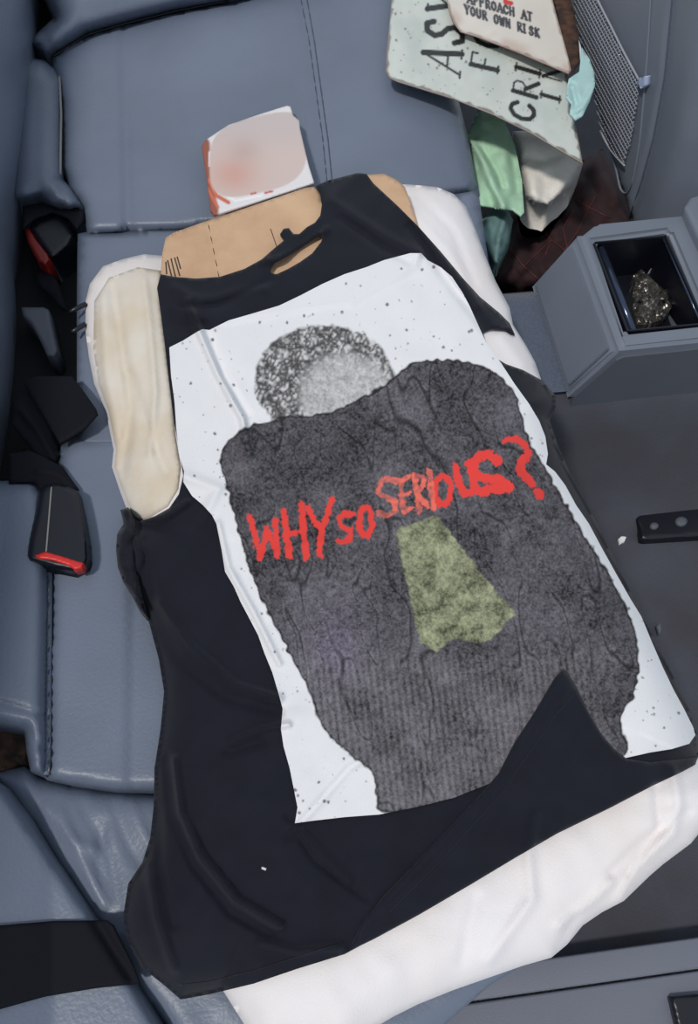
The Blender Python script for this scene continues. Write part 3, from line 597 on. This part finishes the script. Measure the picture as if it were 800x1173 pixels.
def cprint(X, Y, d):
    wht = np.array(lin(226, 226, 230)); c = np.tile(wht, (len(X), 1))
    s = spots(X, Y, 1500, 12, (195, 290, 800, 945), .4, 2.1)[:, None] * .8; c = c * (1 - s) + np.array(lin(50, 50, 55)) * s
    fine = fnoise(X, Y, 1.6, 31); med = fnoise(X, Y, 5, 32); big = fnoise(X, Y, 34, 33)
    jx = X + 2.0 * fnoise(X, Y, 6, 34); jy = Y + 2.0 * fnoise(X, Y, 6, 35)
    # plain grey streaked disc
    cx, cy, rx, ry = disc; r = np.hypot((jx - cx) / rx, (jy - cy) / ry); m = np.clip((1 - r) * 24, 0, 1)
    sc = np.abs(fnoise(X + .5 * Y, Y * .6 - X * .3, 5, 40) + .6 * fnoise(X, Y, 2.5, 41)); v = .05 + .55 * np.clip(sc, 0, 1) ** 1.3
    # a band of short dark strokes around a paler stippled middle
    q = np.clip((np.hypot((jx - 396) / 52, (jy - 452) / 46) - .85) / .3, 0, 1); v = (v * q + (.46 + .13 * fine + .10 * med) * (1 - q))[:, None]
    c = c * (1 - m[:, None]) + np.clip(v, .02, .9) * np.array([1, .98, 1]) * m[:, None]
    # plain dark stippled block
    bd = dist(jx, jy, body, True); bi = inside(jx, jy, body); m = np.where(bi, np.clip(bd / 1.5, 0, 1), 0)[:, None]
    fl = np.abs(fnoise(X * 1.0 - Y * .25 + 8 * fnoise(X, Y, 30, 51), Y * .18, 15, 52)); cr_ = np.clip(1 - fl / .07, 0, 1)     # long sweeping dark strokes
    ed = np.clip(1 - np.abs(fl - .10) / .03, 0, 1)
    v = .085 + .055 * fine + .025 * med + .035 * big; v = v * (1 - .75 * cr_) + .05 * ed * (fine * .5 + .5); v = np.where(bd < 3, .02, v)
    cc = np.clip(v, .008, .4)[:, None] * np.array([1.0, .93, 1.08])
    k = np.clip((Y - 740) / 20, 0, 1) * (.5 + .5 * np.sin((X * .98 - Y * .12) * .85)) * .05 * np.clip((720 - X) / 60, 0, 1); cc = cc + k[:, None]
    pu = np.exp(-((X - 385) / 28) ** 2 - ((Y - 740) / 45) ** 2)[:, None]; cc = cc * (1 + pu * .25) * (1 + pu * np.array([.05, -.03, .15]))
    c = c * (1 - m) + cc * m
    oi = inside(jx, jy, olive); m = np.where(oi, np.clip(dist(jx, jy, olive, True) / 2, 0, 1), 0)[:, None]
    cc = np.array(lin(140, 144, 116)) * np.clip(.85 + .4 * fine + .3 * med + .35 * fnoise(X, Y, 14, 36), .2, 1.6)[:, None]; c = c * (1 - m) + cc * m
    # red brushed writing
    q = 1.8; jx = X + q * fnoise(X, Y, 3.5, 37); jy = Y + q * fnoise(X, Y, 3.5, 38)
    for st_, col in ((L1, lin(226, 66, 60)), (L2, lin(236, 112, 96))):
        mm = np.zeros(len(X))
        for w, pl in st_:
            pl = np.array(pl); a = pl.min(0) - w - 4; b = pl.max(0) + w + 4; kk = np.where((X > a[0]) & (X < b[0]) & (Y > a[1]) & (Y < b[1]))[0]
            if len(kk): mm[kk] = np.maximum(mm[kk], np.clip((w - dist(jx[kk], jy[kk], pl)) / .9 + .5, 0, 1))
        if st_ is L2: mm = mm * np.clip(.8 + .5 * fnoise(X, Y, 4, 39), 0, 1)
        c = c * (1 - mm[:, None]) + np.array(col) * mm[:, None]
    return c
def zprint(X, Y, d): return zsh(X, Y) + .0022
o = sheet('printed_panel', pp, zprint, VC, tee, 1.5, color=cprint); o['label'] = 'white speckled print with a dark stippled block and red brush lettering'
# folded-up hem corner
fo = [(399, 1090), (412, 1062), (440, 1026), (480, 985), (530, 932), (555, 905), (572, 885), (590, 850), (615, 812), (636, 776), (645, 766), (650, 770), (661, 788), (668, 802), (674, 815), (690, 842), (704, 858), (718, 869), (745, 873), (790, 868), (800, 866), (797, 876), (784, 883), (750, 899), (700, 925), (640, 954), (590, 983), (540, 1013), (480, 1048), (430, 1075)]
zf_ = lambda X, Y, d=None: zsh(X, Y) + .006 + (puff(d, 4, .003) if d is not None else 0) + ridge(X, Y, [(650, 790), (600, 860), (570, 905), (500, 985), (440, 1045)], 4, .004) + ridge(X, Y, [(640, 775), (590, 852), (560, 900), (480, 985), (412, 1062)], 7, .004)
sheet('folded_hem', fo, zf_, TEE, tee, 4, thick=.005)
tube('hem_stitch', zline([(660, 792), (640, 815), (606, 862), (578, 905), (505, 985), (445, 1045)], zf_, .0003), .0006, TEE, tee, 4)
tube('hem_stitch', zline([(205, 1128), (240, 1124), (290, 1112), (340, 1096), (392, 1080)], zsh, .0004), .0005, TEE, tee, 4)
# bunched black fabric at the left sleeve
sheet('bunched_sleeve', [(139, 584), (147, 581), (155, 596), (158, 620), (158, 650), (163, 680), (168, 705), (158, 696), (150, 680), (142, 668), (135, 650), (133, 630), (134, 612), (142, 602)], lambda X, Y, d: SZ + .055 + puff(d, 8, .03) + fnoise(X, Y, 9, 7) * .005, TEE, tee, 3, bottom=SZ + .006)
for pl in ([(300, 994), (305, 996)], ): 
    o = tube('lint_fleck', zline(pl, zsh, .001), .0012, SCR); tag(o, 'tiny white lint fleck on the lower black shirt', 'lint')

# ------------------------------------------------------------ belts and buckles
b1 = thing('seat_belt_buckle', 'black seat belt buckle with bright red button lying on the seat', 'buckle')
bo1 = [(44, 563), (50, 556), (62, 553), (78, 556), (90, 563), (96, 590), (101, 620), (102, 640), (99, 649), (85, 656), (60, 651), (33, 643), (30, 636), (33, 615), (40, 585)]
sheet('buckle_body', bo1, lambda X, Y, d: SZ + .034 + puff(d, 7, .012), BLK, b1, 3, bottom=SZ + .005)
sheet('release_button', [(40, 636), (52, 632), (60, 634), (80, 640), (96, 645), (94, 651), (86, 653), (78, 648), (60, 642), (44, 640)], lambda X, Y, d: SZ + .036 + puff(d, 2, .002), RED, b1, 2, bottom=SZ + .02)
tube('seam_line', zline([(59, 558), (56, 596), (53, 632)], lambda X, Y: X * 0 + SZ + .0345), .0011, SEAM, b1, 5)
b2 = thing('seat_belt_buckle', 'dark seat belt buckle with dull red button sunk in the seat gap', 'buckle')
sheet('buckle_body', [(32, 262), (42, 250), (58, 245), (70, 244), (80, 256), (86, 270), (80, 282), (66, 294), (58, 298), (50, 288)], lambda X, Y, d: .375 + puff(d, 6, .012), BLK, b2, 3, bottom=.30)
sheet('release_button', [(28, 262), (33, 260), (42, 274), (54, 289), (58, 297), (52, 304), (44, 300), (32, 278)], lambda X, Y, d: .372 + puff(d, 3, .004), DRED, b2, 2, bottom=.30)
def web(outline, z0, label, gx=0, gy=0, nm='belt_webbing', seed=1, rid=()):
    o = sheet(nm, outline, lambda X, Y, d: z0 + gx * (X - 50) + gy * (Y - 480) + puff(d, 3, .002) + sum(ridge(X, Y, pl, w, a) for pl, w, a in rid), WEB, None, 4, thick=.003); return tag(o, label, 'seat belt')
web([(26, 438), (40, 431), (82, 431), (90, 440), (110, 468), (112, 474), (98, 490), (80, 502), (68, 508), (52, 480)], .400, 'broad folded black belt webbing above the red-buttoned buckle', gx=.0003)
web([(14, 458), (28, 446), (38, 452), (56, 486), (68, 522), (62, 532), (44, 524), (24, 500), (12, 486)], .385, 'narrow twisted black belt strap at the left of the folded webbing', rid=(([(24, 470), (45, 495), (62, 525)], 3, .006),))
web([(10, 520), (34, 516), (52, 524), (72, 535), (90, 560), (86, 566), (64, 558), (46, 562), (40, 552), (10, 554)], .402, 'black belt end running into the red-buttoned buckle', rid=(([(45, 540), (65, 542), (82, 558)], 4, .006),))
web([(62, 520), (88, 512), (89, 548), (84, 560), (70, 540)], .36, 'dark strap end sunk in the gap beside the buckle')
web([(26, 236), (48, 232), (70, 240), (90, 238), (96, 242), (96, 252), (88, 262), (78, 250), (60, 243), (40, 250), (26, 262)], .385, 'dark strap loop tucked above the sunken buckle')
web([(40, 312), (56, 310), (66, 322), (72, 340), (78, 356), (68, 352), (58, 338), (46, 330)], .35, 'small dark strap tongue below the sunken buckle')
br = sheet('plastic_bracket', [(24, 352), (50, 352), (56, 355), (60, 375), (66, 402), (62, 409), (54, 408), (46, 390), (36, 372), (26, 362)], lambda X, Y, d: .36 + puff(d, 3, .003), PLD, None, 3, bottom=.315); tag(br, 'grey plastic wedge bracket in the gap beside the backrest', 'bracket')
for pl in ([(80, 358), (88, 353), (99, 348)], [(82, 381), (88, 377), (98, 371)]):
    o = tube('anchor_peg', zline(pl, lambda X, Y: X * 0 + SZ + .016), .0035, BLK, None, 8)
    tag(o, 'upper of two black child-seat anchor pegs at the middle cushion edge' if pl[0][1] < 370 else 'lower of two black child-seat anchor pegs at the middle cushion edge', 'anchor peg', 'anchor pegs at the cushion edge')
o = sheet('belt_webbing', [(-80, 1064), (0, 1060), (60, 1055), (122, 1054), (130, 1060), (155, 1112), (160, 1127), (110, 1132), (50, 1142), (0, 1156), (-80, 1180)], lambda X, Y, d: np.maximum(zwing(X, Y), SZ + .006) + .006 + puff(d, 3, .001), WEB, None, 4, thick=.003); tag(o, 'wide flat black seat belt strap across the bottom left cushion', 'seat belt')

# ------------------------------------------------------------ floor things
ap = thing('seat_rail_bracket', 'black metal seat rail bracket with two bolts on the floor', 'bracket')
def hplane(z): return lambda X, Y, d: z + puff(d, 2, .002)
sheet('plate', [(731, 577), (760, 575), (900, 572), (900, 612), (800, 614), (740, 618), (735, 617), (733, 604), (729, 595), (732, 588)], hplane(.022), BLK, ap, 3, bottom=.0)
for x, y, r in ((750, 602, 5), (781, 597, 7)):
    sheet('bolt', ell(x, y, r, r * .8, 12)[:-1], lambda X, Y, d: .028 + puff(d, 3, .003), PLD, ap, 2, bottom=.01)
o = sheet('paper_scrap', [(709, 617), (713, 614), (718, 615), (716, 620), (711, 622)], lambda X, Y, d: .012 + fnoise(X, Y, 2, 1) * .002, SCR, None, 2, bottom=.0); tag(o, 'tiny white paper scrap on the dark floor beside the shirt', 'paper')
o = sheet('paper_scrap', [(753, 716), (757, 714), (758, 722), (756, 726)], lambda X, Y, d: .012 + X * 0, PLD, None, 2, bottom=.0); tag(o, 'pale grey fleck on the floor nearer the shirt hem', 'paper')
o = sheet('black_door_catch', [(768, 1142), (800, 1139), (840, 1138), (840, 1185), (778, 1185), (772, 1160)], lambda X, Y, d: .06 + puff(d, 3, .004), BLK, None, 3, bottom=.045); tag(o, 'black plastic catch on the door sill at bottom right', 'catch')
